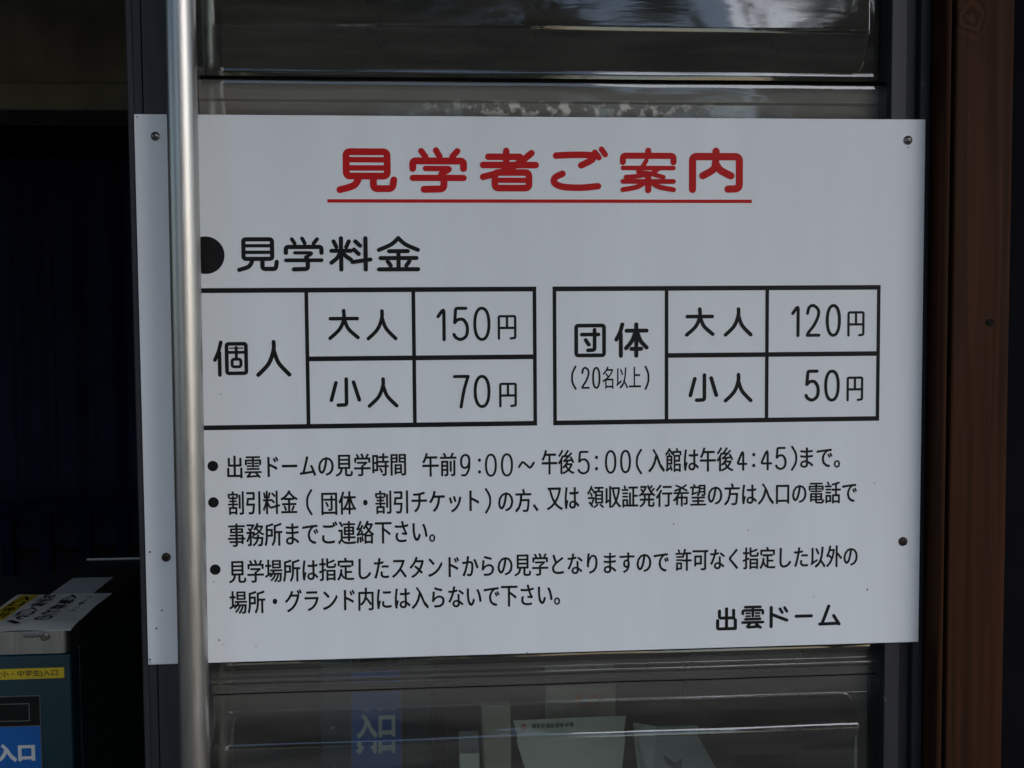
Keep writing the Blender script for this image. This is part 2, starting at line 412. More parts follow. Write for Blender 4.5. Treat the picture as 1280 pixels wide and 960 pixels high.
tree(-11.0, -9.0, 6.2, 2.6, 2.6, 3600, 'rounded unseen tree, added to darken the pole reflection, nearest the ticket gates')  # out of view; added to put a dark band on the pole's left side
tree(5.9, -14.5, 6.6, 1.7, 2.6, 2600, 'slim tree across the forecourt, nearest the wooden post')

# ------------------------------------------------------------------ door panel
door = empty('panel_door', (0, 0.03, 0), 'clear moulded plastic door in dark metal frame behind the white board', 'door')
ZB, ZTOP = 0.03, 2.40
b = MB(); b.extrude([(-0.458, 0.058), (-0.458, 0.0062), (-0.4565, 0.0046), (-0.4515, 0.0046), (-0.4505, 0.0075), (-0.4425, 0.0075), (-0.4420, 0.0115),
                     (-0.4408, 0.0115), (-0.4403, 0.0052), (-0.3865, 0.0052), (-0.385, 0.007), (-0.385, 0.058)], ZB, ZTOP)
b.build('stile', M['frame'], door)
b = MB(); b.extrude([(0.4160, 0.058), (0.4160, 0.0125), (0.4108, 0.0090), (0.4106, 0.0062), (0.4114, 0.0052), (0.4285, 0.0052), (0.4298, 0.0065), (0.4300, 0.016),
                     (0.4453, 0.016), (0.4456, 0.0068), (0.4466, 0.0052), (0.4570, 0.0052), (0.4586, 0.0068), (0.4586, 0.058)], ZB, ZTOP)
b.build('stile', M['frame'], door)
b = MB(); b.box(-0.3848, 0.4158, 0.008, 0.05, ZTOP - 0.06, ZTOP); b.build('rail', M['frame'], door)
b = MB(); b.box(-0.3848, 0.4158, 0.008, 0.05, ZB, ZB + 0.08); b.build('rail', M['frame'], door)

PROF = [(-.30, .009), (-.104, .009), (-.0985, .0096), (-.0925, .0130), (-.0610, .0300), (-.0585, .0312), (-.0545, .0308), (-.0480, .0314),
        (-.0450, .0290), (-.0437, .0288), (-.0405, .0284), (-.0320, .0282), (-.0225, .0283), (-.0215, .0306), (-.006, .0310), (.05, .0310),
        (.60, .0310), (.6235, .0308), (.6247, .0270), (.6295, .0262), (.6340, .0270), (.6352, .0310), (.6430, .0310), (.6448, .0256), (.6475, .0246), (.6500, .0256),
        (.6520, .0302), (.6625, .0298), (.6655, .0306), (.6845, .0310), (.6862, .0302), (.6885, .0286), (.7180, .0104), (.7224, .0092), (.728, .009), (.95, .009)]
def prof(v):
    for (a, ya), (c, yc) in zip(PROF, PROF[1:]):
        if a <= v <= c: return ya + (yc - ya) * (v - a) / (c - a)
    return 0.009
def sprof(v):                                  # slightly rounded, as pressed plastic is
    d = 0.0010
    return (prof(v - d) + prof(v) * 2 + prof(v + d)) / 4
def rrect(x, v, x0, x1, v0, v1, r):            # distance inside a rounded rectangle
    cx, cv = (x0 + x1) / 2, (v0 + v1) / 2
    qx, qv = abs(x - cx) - (x1 - x0) / 2 + r, abs(v - cv) - (v1 - v0) / 2 + r
    return -(math.hypot(max(qx, 0), max(qv, 0)) + min(max(qx, qv), 0) - r)
def pane_y(x, v):
    y = sprof(v)
    if v < -0.0585 or v > 0.6862:
        d = rrect(x, v, -0.60, 0.3872, -1.2, -0.0585, 0.016) if v < 0 else rrect(x, v, -0.60, 0.3835, 0.6862, 1.9, 0.016)
        s_ = min(1, max(0, d / 0.0018)); s_ = s_ * s_ * (3 - 2 * s_)
        y = 0.0312 + (y - 0.0312) * s_
    w = (0.00055 * math.sin(x * 17 + 0.9 + 2.2 * math.sin(v * 9)) + 0.0004 * math.sin(x * 31 - v * 23 + 1.7) + 0.00022 * math.sin(v * 61 + x * 12))
    return y + w
def steps(marks):
    out = []
    for (a, c, d) in marks:
        n = max(1, round((c - a) / d)); out += [a + (c - a) * i / n for i in range(n)]
    return out + [marks[-1][1]]
XS = steps([(-.3870, -.376, .0009), (-.376, -.35, .003), (-.35, .34, .012), (.34, .364, .003), (.364, .393, .0005), (.393, .4175, .0025)])
def pane(v0, v1, marks):
    vs = steps(marks); b = MB(); n = len(XS)
    b.add([(x, pane_y(x, v), 1.68 - v) for v in vs for x in XS],
          [(j * n + i, (j + 1) * n + i, (j + 1) * n + i + 1, j * n + i + 1) for j in range(len(vs) - 1) for i in range(n - 1)])
    return b.build('pane', M['pane'], door, smooth=True)
pane(-.66, -.0496, [(-.66, -.26, .02), (-.26, -.125, .006), (-.125, -.0496, .0006)])
pane(-.0445, .6628, [(-.0445, -.0, .0006), (0, .6, .03), (.6, .6628, .0006)])
pane(.6644, 1.54, [(.6644, .745, .0006), (.745, .80, .006), (.80, 1.54, .02)])
for vz in (-.047, .6642):
    b = MB(); b.box(-0.3845, 0.4155, 0.0395, 0.0445, 1.68 - vz - 0.0045, 1.68 - vz + 0.0045); b.build('seal', M['seal'], door)

# ------------------------------------------------------------------ poles
b = MB(); b.tube((-0.3941, -0.046, 0.0), (-0.3819, -0.046, 2.98), 0.0160, 72)
tag(b.build('steel_pole', M['steel'], smooth=True, auto=40), 'polished steel pole in front of the notice board, crossing its left side', 'pole', 'steel poles either side of the door')
b = MB(); b.tube((-0.3945, 0.098, 0.0), (-0.3772, 0.098, 2.98), 0.0143, 72)  # rear pole added in place of the front pole's reflection in the pane
tag(b.build('steel_pole', M['satin'], smooth=True, auto=40), 'steel pole behind the clear door panel, standing in for a reflection of the nearer pole', 'pole', 'steel poles either side of the door')

# ------------------------------------------------------------------ wooden post
post = empty('wooden_post', (0.50, 0.0, 0), 'dark brown stained wooden post with a grooved edge, beside the notice board', 'post')
b = MB(); b.box(0.4704, 0.5390, -0.030, 0.099, 0.0, 3.40); o = b.build('post_face', M['wood'], post, bevel=0.0025)
b = MB(); b.box(0.4672, 0.4701, -0.022, 0.099, 0.0, 3.40); b.build('groove', M['seal'], post)
b = MB(); b.box(0.4600, 0.4669, -0.0285, 0.099, 0.0, 3.40); b.build('edge_strip', M['wood'], post, bevel=0.003)
b = MB(); b.tube((0.5153, -0.0312, 1.4439), (0.5153, -0.026, 1.4439), 0.0042, 24); b.build('plug', M['seal'], post, auto=40)

# ------------------------------------------------------------------ lettering strokes (rounded gothic drawn as centre lines)
# each glyph: strokes on a 0-100 box; 'c' closed, 's' smooth curve, 'p' polyline with rounded corners
G = {
 '見': [('c', [(12,0),(88,0),(88,64),(12,64)]), ('p', [(12,21),(88,21)], .8), ('p', [(12,42.5),(88,42.5)], .8), ('s', [(34,64),(33,76),(24,90),(0,100)]), ('p', [(62,64),(62,97),(97,97),(100,74)])],
 '学': [('p', [(17,2),(25,16)], .9), ('p', [(46,0),(53,15)], .9), ('p', [(88,2),(78,16)], .9), ('p', [(0,46),(0,27),(100,27),(100,46)]), ('p', [(25,46),(76,46),(57,60)], .78), ('p', [(0,70),(100,70)], .9), ('p', [(57,60),(61,70),(61,98),(22,99)])],
 '者': [('p', [(10,16),(70,16)]), ('p', [(44,0),(44,38)]), ('p', [(0,38),(100,38)]), ('s', [(92,6),(74,26),(44,52),(0,70)]), ('c', [(22,58),(87,58),(87,100),(22,100)]), ('p', [(22,79),(87,79)], .8)],
 'ご': [('s', [(6,17),(34,15),(64,15),(76,18),(74,28),(54,42)]), ('s', [(18,64),(4,74),(3,88),(20,98),(54,100),(86,96)]), ('p', [(80,8),(88,22)], .85), ('p', [(93,0),(100,14)], .85)],
 '案': [('p', [(50,0),(50,14)]), ('p', [(0,29),(0,13),(100,13),(100,29)]), ('p', [(0,44),(100,44)], .74), ('s', [(46,26),(38,42),(31,54),(52,58),(80,67)], .72), ('s', [(72,44),(58,57),(34,64),(6,67)], .72), ('p', [(0,78),(100,78)], .78), ('p', [(50,68),(50,100)]), ('s', [(44,80),(28,92),(0,99)], .8), ('s', [(56,80),(72,92),(100,99)], .8)],
 '内': [('p', [(0,100),(0,14),(100,14),(100,98),(76,99)]), ('s', [(50,0),(49,30),(44,48),(22,64)]), ('s', [(51,36),(60,50),(82,64)])],
 '料': [('p', [(6,10),(13,28)]), ('p', [(45,10),(38,28)]), ('p', [(0,40),(50,40)]), ('p', [(25,0),(25,100)]), ('s', [(24,42),(15,62),(0,78)]), ('s', [(27,42),(36,56),(50,68)]), ('p', [(62,10),(74,24)]), ('p', [(58,36),(70,50)]), ('p', [(54,76),(100,68)]), ('p', [(88,0),(88,100)])],
 '金': [('s', [(50,0),(32,20),(0,38)]), ('s', [(50,0),(68,20),(100,38)]), ('p', [(26,42),(74,42)]), ('p', [(4,64),(96,64)]), ('p', [(50,42),(50,98)]), ('p', [(22,74),(30,88)]), ('p', [(78,74),(70,88)]), ('p', [(0,100),(100,100)])],
 '個': [('s', [(20,0),(12,28),(0,54)]), ('p', [(15,32),(15,100)]), ('c', [(38,5),(100,5),(100,95),(38,95)]), ('p', [(38,31),(100,31)], .8), ('p', [(69,16),(69,50)], .8), ('c', [(55,52),(83,52),(83,75),(55,75)], .8), ('p', [(48,18),(90,18)], .35)],
 '人': [('s', [(51,0),(50,26),(34,66),(0,100)]), ('s', [(52,28),(66,64),(100,100)])],
 '大': [('p', [(2,29),(98,29)]), ('s', [(50,0),(50,32),(34,68),(0,100)]), ('s', [(52,32),(66,66),(100,98)])],
 '小': [('p', [(54,0),(54,98),(24,99)]), ('p', [(17,14),(0,80)]), ('p', [(80,12),(100,80)])],
 '円': [('p', [(0,100),(0,0),(100,0),(100,97),(72,99)]), ('p', [(50,0),(50,52)]), ('p', [(0,52),(100,52)])],
 '団': [('c', [(0,0),(100,0),(100,100),(0,100)]), ('p', [(20,30),(80,30)]), ('p', [(66,14),(66,82),(42,83)]), ('p', [(34,48),(45,64)])],
 '体': [('s', [(20,0),(12,26),(0,48)]), ('p', [(15,30),(15,100)]), ('p', [(34,20),(100,20)]), ('p', [(66,0),(66,100)]), ('s', [(64,22),(52,52),(32,76)]), ('s', [(68,22),(80,52),(100,74)]), ('p', [(50,78),(82,78)])],
 '出': [('p', [(50,0),(50,100)]), ('p', [(10,10),(10,46),(90,46)]), ('p', [(90,8),(90,48)]), ('p', [(0,58),(0,100),(100,100)]), ('p', [(100,56),(100,100)])],
 '雲': [('p', [(12,0),(88,0)]), ('p', [(0,32),(0,16),(100,16),(100,32)]), ('p', [(50,0),(50,44)]), ('p', [(17,30),(36,30)], .7), ('p', [(17,44),(36,44)], .7), ('p', [(64,30),(83,30)], .7), ('p', [(64,44),(83,44)], .7), ('p', [(14,58),(86,58)]), ('p', [(0,74),(100,74)]), ('p', [(38,76),(20,98),(78,95)]), ('p', [(68,84),(88,100)])],
 'ド': [('p', [(4,0),(4,100)]), ('p', [(6,36),(100,68)]), ('p', [(58,8),(72,28)], .85), ('p', [(86,2),(100,22)], .85)],
 'ー': [('p', [(0,50),(100,50)])],
 'ム': [('p', [(46,0),(14,88)]), ('p', [(0,96),(94,94)]), ('p', [(72,52),(100,98)])],
 '1': [('p', [(0,26),(96,0),(96,100)])],
 '2': [('s', [(2,26),(16,6),(52,0),(92,14),(92,36),(58,66),(16,88),(2,100)]), ('p', [(2,100),(100,100)])],
 '4': [('p', [(66,100),(66,0),(0,72),(100,72)])],
 '5': [('p', [(90,0),(14,0),(6,46)]), ('s', [(6,46),(34,36),(74,38),(100,60),(92,88),(52,100),(14,94),(0,84)])],
 '7': [('p', [(0,0),(100,0)]), ('s', [(100,0),(70,44),(46,100)])],
 '9': [('s', [(12,97),(54,96),(90,72),(100,34),(88,8),(50,0),(12,10),(0,34),(14,56),(50,62),(86,52),(98,34)])],
 '0': [('e', [])],
 ':': [('p', [(50,0),(50,4)]), ('p', [(50,96),(50,100)])],
 '(': [('s', [(100,0),(20,26),(0,50),(20,74),(100,100)])],
 ')': [('s', [(0,0),(80,26),(100,50),(80,74),(0,100)])],
 '~': [('s', [(0,80),(24,10),(50,50),(76,92),(100,20)])],
}
def catmull(P, k=8):
    out = []
    for i in range(len(P) - 1):
        p0, p1, p2, p3 = P[max(0, i-1)], P[i], P[i+1], P[min(len(P)-1, i+2)]
        for j in range(k):
            t = j / k
            out.append(tuple(0.5 * (2*b_ + (c_-a_)*t + (2*a_-5*b_+4*c_-d_)*t*t + (3*b_-a_-3*c_+d_)*t**3) for a_, b_, c_, d_ in zip(p0, p1, p2, p3)))
    return out + [P[-1]]
def fillet(P, r, closed):
    n = len(P); out = []
    for i in range(n):
        if not closed and i in (0, n - 1): out.append(P[i]); continue
        a, p, c = Vector(P[i-1]), Vector(P[i]), Vector(P[(i+1) % n])
        u, w = (a - p), (c - p); lu, lw = u.length, w.length
        if lu < 1e-9 or lw < 1e-9: continue
        u /= lu; w /= lw
        ang = u.angle(w, 3.14)
        if ang > 3.0: out.append(tuple(p)); continue
        d = min(r / math.tan(ang / 2), lu * .45, lw * .45)
        q0, q2 = p + u * d, p + w * d
        for k in range(7):
            t = k / 6; out.append(tuple((1-t)**2 * q0 + 2*t*(1-t) * p + t*t * q2))
    return out
def ribbon(mb, P, hw, y, closed=False):
    """flat stroke of half width hw along P (u, v) on the board, round ends"""
    P = [Vector(p) for p in P]; n = len(P)
    if closed and (P[0] - P[-1]).length < 1e-7: P = P[:-1]; n -= 1
    Lp, Rp = [], []
    for i in range(n):
        a = P[i-1] if (i or closed) else P[0]
        c = P[(i+1) % n] if (i < n-1 or closed) else P[-1]
        t = (c - a)
        if t.length < 1e-9: t = Vector((1, 0))
        t.normalize(); nn = Vector((-t.y, t.x))
        m = 1.0
        if (i or closed) and (i < n-1 or closed):
            t1 = P[i] - a
            if t1.length > 1e-9: m = 1 / max(.6, abs(nn.dot(Vector((-t1.y, t1.x)).normalized())))
        Lp.append(P[i] + nn * hw * m); Rp.append(P[i] - nn * hw * m)
    W3 = lambda q, k=0: (q.x - 0.45, y - k * 0.0000015, 1.68 - q.y)
    vs = [W3(q, k) for k, q in enumerate(Lp)] + [W3(q, k) for k, q in enumerate(Rp)]
    fs = [(i, (i+1) % n, n + (i+1) % n, n + i) for i in range(n if closed else n - 1)]
    mb.add(vs, fs)
    if not closed:
        for e, q in ((0, P[1] if n > 1 else P[0]), (n-1, P[-2])):
            d = (P[e] - q).normalized(); nn = Vector((-d.y, d.x))
            arc = [P[e] + nn * hw * math.cos(a) + d * hw * math.sin(a) for a in [math.pi * k / 8 for k in range(9)]]
            mb.add([W3(q_, e + (1 if e else -1)) for q_ in arc], [tuple(range(9))])
def glyph(mb, ch, u0, v0, u1, v1, hw, y0=-0.00025):
    u0 += hw; u1 -= hw; v0 += hw; v1 -= hw
    if u1 < u0: u0 = u1 = (u0 + u1) / 2
    if v1 < v0: v0 = v1 = (v0 + v1) / 2
    for i, st in enumerate(G[ch]):
        kind, pts = st[0], st[1]; h = hw * (st[2] if len(st) > 2 else 1)
        y = y0 - i * 0.00007
        if kind == 'e':
            cx, cv, rx, rv = (u0+u1)/2, (v0+v1)/2, (u1-u0)/2, (v1-v0)/2
            sg = lambda q: math.copysign(abs(q) ** 0.9, q)
            ribbon(mb, [(cx + rx * sg(math.cos(a)), cv + rv * sg(math.sin(a))) for a in [2*math.pi*k/48 for k in range(48)]], h, y, True); continue
        Q = [(u0 + (u1-u0) * a / 100, v0 + (v1-v0) * c / 100) for a, c in pts]
        if kind == 's': Q = catmull(Q)
        else: Q = fillet(Q, hw * 1.25, kind == 'c')
        ribbon(mb, Q, h, y, kind == 'c')
def disc(mb, u, v, r, y=-0.00025, n=40):
    mb.add([(u - 0.45 + r * math.cos(2*math.pi*k/n), y, 1.68 - v - r * math.sin(2*math.pi*k/n)) for k in range(n)], [tuple(range(n))])
def rect(mb, u0, v0, u1, v1, y=-0.00025):
    mb.add([(u0 - .45, y, 1.68 - v0), (u1 - .45, y, 1.68 - v0), (u1 - .45, y, 1.68 - v1), (u0 - .45, y, 1.68 - v1)], [(0, 3, 2, 1)])

def font_mesh(body, offset=0.0):
    """outlines of a line of text from Blender's own built-in font, as flat triangles"""
    c = bpy.data.curves.new('text', 'FONT'); c.body = body; c.size = 1; c.resolution_u = 3; c.offset = offset
    o = bpy.data.objects.new('text', c); COL.objects.link(o)
    dg = bpy.context.evaluated_depsgraph_get()
    ev = o.evaluated_get(dg); me = ev.to_mesh()
    vs = [tuple(v.co) for v in me.vertices]; fs = [tuple(p.vertices) for p in me.polygons]
    ev.to_mesh_clear()
    bpy.data.objects.remove(o); bpy.data.curves.remove(c)
    return vs, fs
def fit_text(body, x0, x1, y0, y1, offset=0.0):
    vs, fs = font_mesh(body, offset)
    a, c = min(v[0] for v in vs), max(v[0] for v in vs); d, e = min(v[1] for v in vs), max(v[1] for v in vs)
    return [(x0 + (v[0]-a) / (c-a) * (x1-x0), y0 + (v[1]-d) / (e-d) * (y1-y0)) for v in vs], fs
def board_text(mb, body, u0, v0, u1, v1, weight):
    # struck five times with sub-millimetre offsets: the sign painter's heavier, rounder weight
    dx, dz = 0.00046 * weight, 0.00028 * weight
    vs, fs = fit_text(body, u0 - .45 + dx, u1 - .45 - dx, 1.68 - v1 + dz, 1.68 - v0 - dz)
    for i, (ox, oz) in enumerate(((0, 0), (-dx, 0), (dx, 0), (0, -dz), (0, dz))):
        mb.add([(x + ox, -0.00025 - i * 0.00002, z + oz) for x, z in vs], fs)

# ------------------------------------------------------------------ the notice board
sign = empty('notice_board', (0, 0, 1.38), 'white notice board with red Japanese title and black price tables', 'sign')
b = MB(); b.box(-0.45, 0.45, 0.0, 0.003, 1.68 - 0.6165, 1.68)
b.build('panel', M['white'], sign, bevel=0.0008)
for (u, v, r) in screw:
    sb = MB(); x, z = u - .45, 1.68 - v
    prof_s = [(r, 0.0), (r * .97, -.0011), (r * .82, -.0022), (r * .55, -.0030), (r * .25, -.0034)]
    n = 28
    for rr, y in prof_s: sb.v += [(x + rr * math.cos(2*math.pi*k/n), y, z + rr * math.sin(2*math.pi*k/n)) for k in range(n)]
    for j in range(len(prof_s) - 1): sb.f += [(j*n + k, j*n + (k+1) % n, (j+1)*n + (k+1) % n, (j+1)*n + k) for k in range(n)]
    sb.f.append(tuple((len(prof_s)-1)*n + k for k in range(n)))
    so = sb.build('screw', M['screw'] if v < .2 else M['rust'], sign, auto=50)
    cb = MB(); 
    for a in (0.5, 0.5 + math.pi/2):
        Mx = Matrix.Translation((x, -.00345, z)) @ Matrix.Rotation(a + u * 3, 4, 'Y')
        cb.box(-r*.42, r*.42, -.0001 - .00002 * a, .0006, -r*.09, r*.09, Mx)
    cb.build('cross_slot', M['seal'], so)
def group_mesh(g):
    mb = MB()
    for (gg, ch, u0, v0, u1, v1, hw) in STROKES:
        if gg == g: glyph(mb, ch, u0, v0, u1, v1, hw)
    for (gg, t, u0, v0, u1, v1, w) in TEXTS:
        if gg == g: board_text(mb, t, u0, v0, u1, v1, w)
    return mb
t = group_mesh('title').build('title_lettering', M['red'], sign)
b = MB(); rect(b, .2096, .0929, .6943, .0967); b.build('underline', M['red'], t)
t = group_mesh('heading').build('heading_lettering', M['black'], sign)
b = MB(); disc(b, *big[0], n=64); b.build('bullet', M['black'], t)
def table(name, xs, us_inner, mid_u):
    HW, VW = .0054, .0042
    b = MB()
    for v in (.1943, .3480): rect(b, xs[0] - VW/2, v - HW/2, xs[1] + VW/2, v + HW/2)
    for u in xs: rect(b, u - VW/2, .1943 + HW/2, u + VW/2, .3480 - HW/2)
    for u in us_inner: rect(b, u - VW/2, .1943 + HW/2, u + VW/2, .3480 - HW/2)
    ed = us_inner + [xs[1]]
    for a, c in zip(ed, ed[1:]): rect(b, a + VW/2, .2716 - HW/2, c - VW/2, .2716 + HW/2)
    return b.build(name, M['black'], sign)
t = table('price_table', (.0520, .4420), [.1845, .3043], .1845)
group_mesh('t1').build('lettering', M['black'], t)
t = table('price_table', (.4649, .8462), [.5948, .7131], .5948)
group_mesh('t2').build('lettering', M['black'], t)
for g, (u, v, r) in zip(('n1', 'n2', 'n3'), b_dots):
    t = group_mesh(g).build('notice_text', M['black'], sign)
    b = MB(); disc(b, u, v, r); b.build('bullet', M['black'], t)
group_mesh('sig').build('signature_lettering', M['black'], sign)
b = MB()
for (u, v, r) in spots:
    k = random.uniform(.8, 1.3)
    b.add([(u - .45 + r * random.uniform(.7, 1.2) * math.cos(a), -0.0002, 1.68 - v - r * k * random.uniform(.7, 1.2) * math.sin(a)) for a in [2*math.pi*i/12 for i in range(12)]], [tuple(range(12))])
b.build('specks', M['speck'], sign)

# ------------------------------------------------------------------ ticket gates
def stamp(body, x0, x1, z0, z1, y, m, name, parent, bold=0.0):
    vs, fs = fit_text(body, x0, x1, z0, z1, bold)
    b = MB(); b.add([(x, y, z) for x, z in vs], fs)
    return b.build(name, m, parent)
def make_gate(cx, label, y0=0.82, tall=False):
    g = empty('ticket_gate', (cx, y0 + 0.5, 0), label, 'ticket gate', 'ticket gates in a row inside the entrance')
    L, H = 1.0, 0.835
    b = MB(); b.box(cx - .104, cx + .104, y0, y0 + .05, 0.006, H); b.build('front_panel', M['teal'], g, bevel=0.005, segs=3, auto=40)
    b = MB(); b.box(cx - .1045, cx + .1045, y0 + .051, y0 + L - .37, 0.006, H); b.build('body', M['gate_side'], g, bevel=0.004)
    # stainless band round the front of the lid
    rr = .016; pts = []
    for k in range(9):
        a = math.pi * 1.5 + k / 8 * math.pi / 2
        pts.append((cx + .1015 - rr + rr * math.cos(a), y0 + .002 + rr + rr * math.sin(a)))
    pts += [(cx + .1015, y0 + .06), (cx - .1015, y0 + .06)]
    for k in range(9):
        a = math.pi + k / 8 * math.pi / 2
        pts.append((cx - .1015 + rr + rr * math.cos(a), y0 + .002 + rr + rr * math.sin(a)))
    b = MB(); b.extrude(pts, H + .001, .8790); band = b.build('lid_band', M['steel'], g, auto=40)
    lb = MB(); lb.box(cx + .020, cx + .048, y0 - .004, y0 + .0015, .8685, .8745); lb.tube((cx + .058, y0 - .005, .8690), (cx + .058, y0 + .0015, .8690), .0075, 20)
    lb.build('latch', M['screw'], band, bevel=.0012)
    b = MB(); b.box(cx - .1015, cx + .1015, y0 + .061, y0 + L - .375, H + .001, .8790); b.build('lid', M['gate_top'], g, bevel=.003)
    b = MB(); b.box(cx - .0600, cx + .1000, y0 + L - .374, y0 + L - .366, H + .002, .8830); b.build('lid_trim', M['steel'], g, bevel=.001)
    if not tall:
        yb = MB(); yb.box(cx - .1000, cx + .0915, y0 - .0010, y0 + .002, .7895, .8095); yl = yb.build('yellow_label', M['yellow'], g)
        stamp('(小・中学生)入口', cx - .0275, cx + .0800, .7925, .8065, y0 - .0013, M['brown_ink'], 'lettering', yl, .02)
    zl, zs, zt, t0, t1 = (.6120, .7885, .8310, .6430, .6920) if tall else (.6160, .7000, .7565, .6320, .6680)
    b = MB(); b.box(cx - .0465, cx + .0465, y0 - .0016, y0 + .002, zl - .0160, zt + .0015); b.build('label_frame', M['bezel'], g)
    b = MB(); b.box(cx - .0450, cx + .0450, y0 - .0022, y0 + .001, zs + .0010, zt); dp = b.build('display', M['display'], g)
    sb_, st_ = zs + (.010 if not tall else .004), zt - .0125
    b = MB()
    for (x0, x1, z0, z1) in ((-.0330, .0270, st_ - .0015, st_), (-.0330, .0270, sb_, sb_ + .0015), (-.0330, -.0315, sb_ + .0015, st_ - .0015), (.0255, .0270, sb_ + .0015, st_ - .0015)):
        b.box(cx + x0, cx + x1, y0 - .0028, y0 - .0015, z0, z1)
    b.build('screen_frame', M['bezel'], dp)
    b = MB(); b.box(cx - .0450, cx + .0450, y0 - .0022, y0 + .001, zl, zs - .0005); bs = b.build('entry_sign', M['blue_sign'], g)
    stamp('入口', cx - .0375, cx + .0345, t0, t1, y0 - .0026, M['sign_white'], 'lettering', bs, .05)
    b = MB(); b.box(cx - .0450, cx + .0450, y0 - .0022, y0 + .001, zl - .0145, zl - .001); b.build('lower_plate', M['display'], g)
    return g
g1 = make_gate(-0.912, 'teal ticket gate with yellow label and white paper on its lid')
g2 = make_gate(-0.237, 'teal ticket gate with tall blue sign, seen through clear panel below the board', tall=True)
cab = empty('cabinet', (0.55, 1.0, 0), 'dark green cabinet behind the clear panel, nearest the wooden post', 'cabinet')
b = MB(); b.box(0.352, 0.80, 0.84, 1.20, 0.006, 0.90); b.build('body', M['cabinet'], cab, bevel=.006)
for x0, x1 in ((.360, .572), (.578, .792)):
    b = MB(); b.box(x0, x1, .830, .8385, 0.06, 0.875); d_ = b.build('door', M['cabinet'], cab, bevel=.003)
    b = MB(); b.box(x1 - .03, x1 - .02, .818, .8295, .50, .60); b.build('handle', M['screw'], d_, bevel=.002)
ab = MB(); ab.tube((-0.3175, 0.80, 0.632), (-0.345, 0.80, 0.565), 0.0035, 16); ab.tube((-0.3125, 0.815, 0.630), (-0.338, 0.815, 0.565), 0.0025, 16)
ab.tube((-0.3154, 0.80, 0.672), (-0.3154, 0.825, 0.672), 0.004, 16)
ab.build('barrier_rod', M['steel'], g2, smooth=True)

# paper notice lying on the near gate's lid, its front edge curling down
def sheet(name, x0, x1, y0, y1, z, m, label, cat, curl=0.0, nx=10, ny=24):
    b = MB(); T = .0012
    def P(i, j, top):
        x = x0 + (x1-x0) * i / nx; y = y0 + (y1-y0) * j / ny
        d = max(0, 1 - (y - y0) / 0.05)
        zz = z - curl * d * d + .0012 * math.sin(i * .9 + j * .35) * (curl > 0)
        return (x, y, zz + (T if top else 0))
    n = nx + 1
    for top in (0, 1): b.v += [P(i, j, top) for j in range(ny + 1) for i in range(nx + 1)]
    K = n * (ny + 1)
    for j in range(ny):
        for i in range(nx):
            a = j * n + i
            b.f += [(a, a + n, a + n + 1, a + 1), (K + a, K + a + 1, K + a + n + 1, K + a + n)]
    ring = [i for i in range(n)] + [j*n + nx for j in range(1, ny+1)] + [ny*n + i for i in range(nx-1, -1, -1)] + [j*n for j in range(ny-1, 0, -1)]
    for a, c in zip(ring, ring[1:] + ring[:1]): b.f.append((a, c, K + c, K + a))
    o = b.build(name, m, smooth=False, auto=40)
    return tag(o, label, cat)
pn = sheet('paper_notice', -1.000, -0.8075, 0.8235, 1.086, .8835, M['paper'], 'white paper notice with black writing and yellow band on ticket gate lid', 'notice', curl=.006)
def flat_text(body, xc, wid, yb, yf, name, m, parent, bold=.0013):
    """a column of writing that runs from back (yb) to front (yf)"""
    step = (yb - yf) / len(body); mb = MB()
    for i, ch in enumerate(body):
        vs, fs = fit_text(ch, xc - wid/2, xc + wid/2, yb - (i+1) * step + step*.08, yb - i * step - step*.08)
        for k, (ox, oy) in enumerate(((0, 0), (-bold, 0), (bold, 0))):
            mb.add([(x + ox, y + oy, .8862 + k * .00003) for x, y in vs], fs)
    return mb.build(name, m, parent)
yb = MB(); yb.box(-.990, -.955, .885, 1.075, .8858, .8860); yo = yb.build('yellow_band', M['yellow'], pn)
flat_text('入口専用', -.972, .024, 1.070, .895, 'lettering', M['black'], pn)
flat_text('見学者入口で、', -.928, .030, 1.075, .850, 'lettering', M['black'], pn)
flat_text('入場券との', -.880, .030, 1.075, .870, 'lettering', M['black'], pn)
flat_text('大人・小人', -.842, .012, 1.060, .930, 'lettering', M['grey_ink'], pn, .0003)
sheet('white_card', -0.939, -0.8505, 1.098, 1.245, .8805, M['card'], 'plain grey white card lying on the ticket gate lid behind the paper notice', 'card')

# ------------------------------------------------------------------ leaflets on a counter behind the panel
ct = empty('counter', (0.12, 0.55, 0), 'low counter behind the clear panel, carrying leaflets and folded cards', 'counter')
b = MB(); b.box(-0.11, 0.36, 0.40, 0.74, 0.700, 0.722); b.build('counter_top', M['table'], ct, bevel=.003)
for x in (-.10, .33):
    for y in (.41, .71):
        b = MB(); b.box(x, x + .02, y, y + .02, 0.006, .699); b.build('leg', M['frame'], ct)
def board(name, quad, t, m, label=None, cat=None, parent=None):
    """upright or leaning card: four corners (lower left, lower right, upper right, upper left) with thickness t backwards"""
    b = MB(); q = [Vector(p) for p in quad]; n = (q[1]-q[0]).cross(q[3]-q[0]).normalized()
    b.add(q + [p - n * t for p in q], [(0, 1, 2, 3), (7, 6, 5, 4), (0, 4, 5, 1), (1, 5, 6, 2), (2, 6, 7, 3), (3, 7, 4, 0)])
    o = b.build(name, m, parent)
    return tag(o, label, cat) if label else o
lf = board('leaflet', [(.022, .44, .7225), (.165, .455, .7225), (.178, .475, .803), (-.004, .465, .806)], .004, M['paper'], 'white leaflet with an orange mark leaning behind the clear panel', 'leaflet')
ob = MB(); ob.tube((.012, .4640, .7955), (.012, .4600, .7955), .0045, 16); ob.build('orange_mark', M['orange_ink'], lf)
ib = MB()
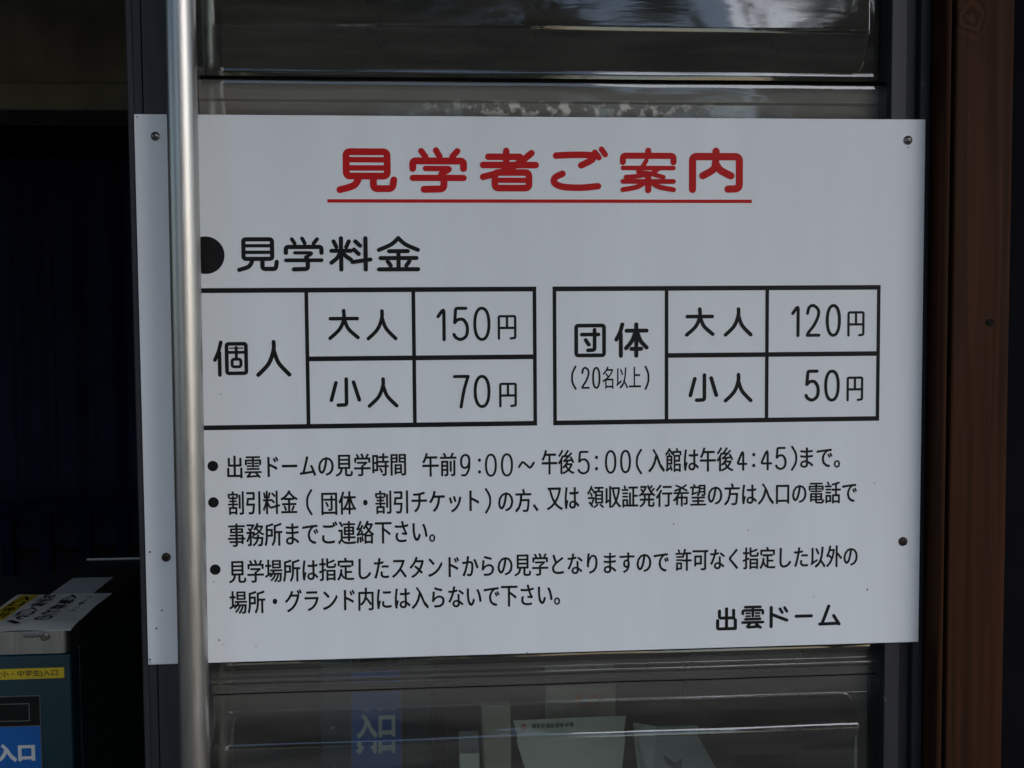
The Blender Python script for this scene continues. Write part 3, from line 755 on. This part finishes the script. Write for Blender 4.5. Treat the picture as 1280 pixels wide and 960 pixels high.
for k in range(9): ib.box(.026 + k * .0075, .026 + k * .0075 + random.uniform(.003, .006), .4598, .4606, .7940, .7940 + random.uniform(.004, .007))
ib.build('small_print', M['grey_ink'], lf)
fc = empty('folded_card', (.265, .46, .7225), 'folded white card standing like a tent behind the clear panel', 'card')
board('card_face', [(.212, .430, .7225), (.326, .430, .7225), (.293, .470, .7850), (.226, .470, .7850)], .003, M['card'], parent=fc)
board('card_side', [(.196, .470, .7225), (.211, .431, .7225), (.225, .471, .7850), (.192, .490, .7850)], .003, M['paper'], parent=fc)
ib = MB(); ib.add([(.232, .4510, .764), (.250, .4450, .752), (.262, .4480, .759), (.258, .4370, .738), (.246, .4410, .746), (.236, .4450, .752)], [(0, 5, 4, 3, 2, 1)]); ib.build('dark_print', M['grey_ink'], fc)
b = MB(); b.box(-.052, -.008, .46, .52, .7225, .836); cb = b.build('cream_box', M['cream'], bevel=.002); tag(cb, 'narrow cream card box standing beside the leaflet on the counter', 'box')
b = MB(); b.box(-.090, -.059, .45, .50, .7225, .778); sb = b.build('leaflet_stack', M['paper'], bevel=.0015); tag(sb, 'small stack of white leaflets, shortest thing at the counter end nearest the steel poles', 'leaflets')
b = MB(); b.box(.06, .175, .56, .60, .7225, .846); ob = b.build('brochure_box', M['cream'], bevel=.002); tag(ob, 'cream brochure box with orange print behind the white leaflet', 'box')
b = MB()
for (x, z, w, h) in ((.105, .815, .012, .014), (.128, .812, .016, .018), (.112, .790, .03, .006), (.146, .800, .01, .02)): b.box(x, x + w, .5590, .5605, z, z + h)
b.build('orange_print', M['orange_ink'], ob)

# ------------------------------------------------------------------ blue railing deep inside the hall
rl = empty('blue_railing', (-2.2, 5.2, 0), 'dark blue painted railing deep in the hall behind the ticket gate', 'railing')
b = MB()
b.box(-4.5, -1.2, 5.18, 5.24, .36, .44); b.build('rail', M['rail_blue'], rl, bevel=.01)
for k in range(15):
    x = -4.4 + k * .22
    b = MB(); b.box(x, x + .07, 5.185, 5.235, .004, .36); b.build('baluster', M['rail_blue'], rl)

# navy curtain hanging in folds beyond the railing
b = MB(); n = 260
for k in range(n + 1):
    x = -5.0 + 4.2 * k / n; y = 5.9 + .05 * math.sin(x * 21 + .8 * math.sin(x * 5)) + .015 * math.sin(x * 53)
    b.v += [(x, y, .03), (x, y, 2.52), (x, y + .012, 2.52), (x, y + .012, .03)]
for k in range(n):
    a, c = 4 * k, 4 * k + 4
    for q in range(4): b.f.append((a + q, c + q, c + (q + 1) % 4, a + (q + 1) % 4))
b.f += [(0, 1, 2, 3), (4*n + 3, 4*n + 2, 4*n + 1, 4*n)]
tag(b.build('curtain', M['curtain'], auto=50), 'dark navy curtain hanging in folds deep in the hall behind the railing', 'curtain')
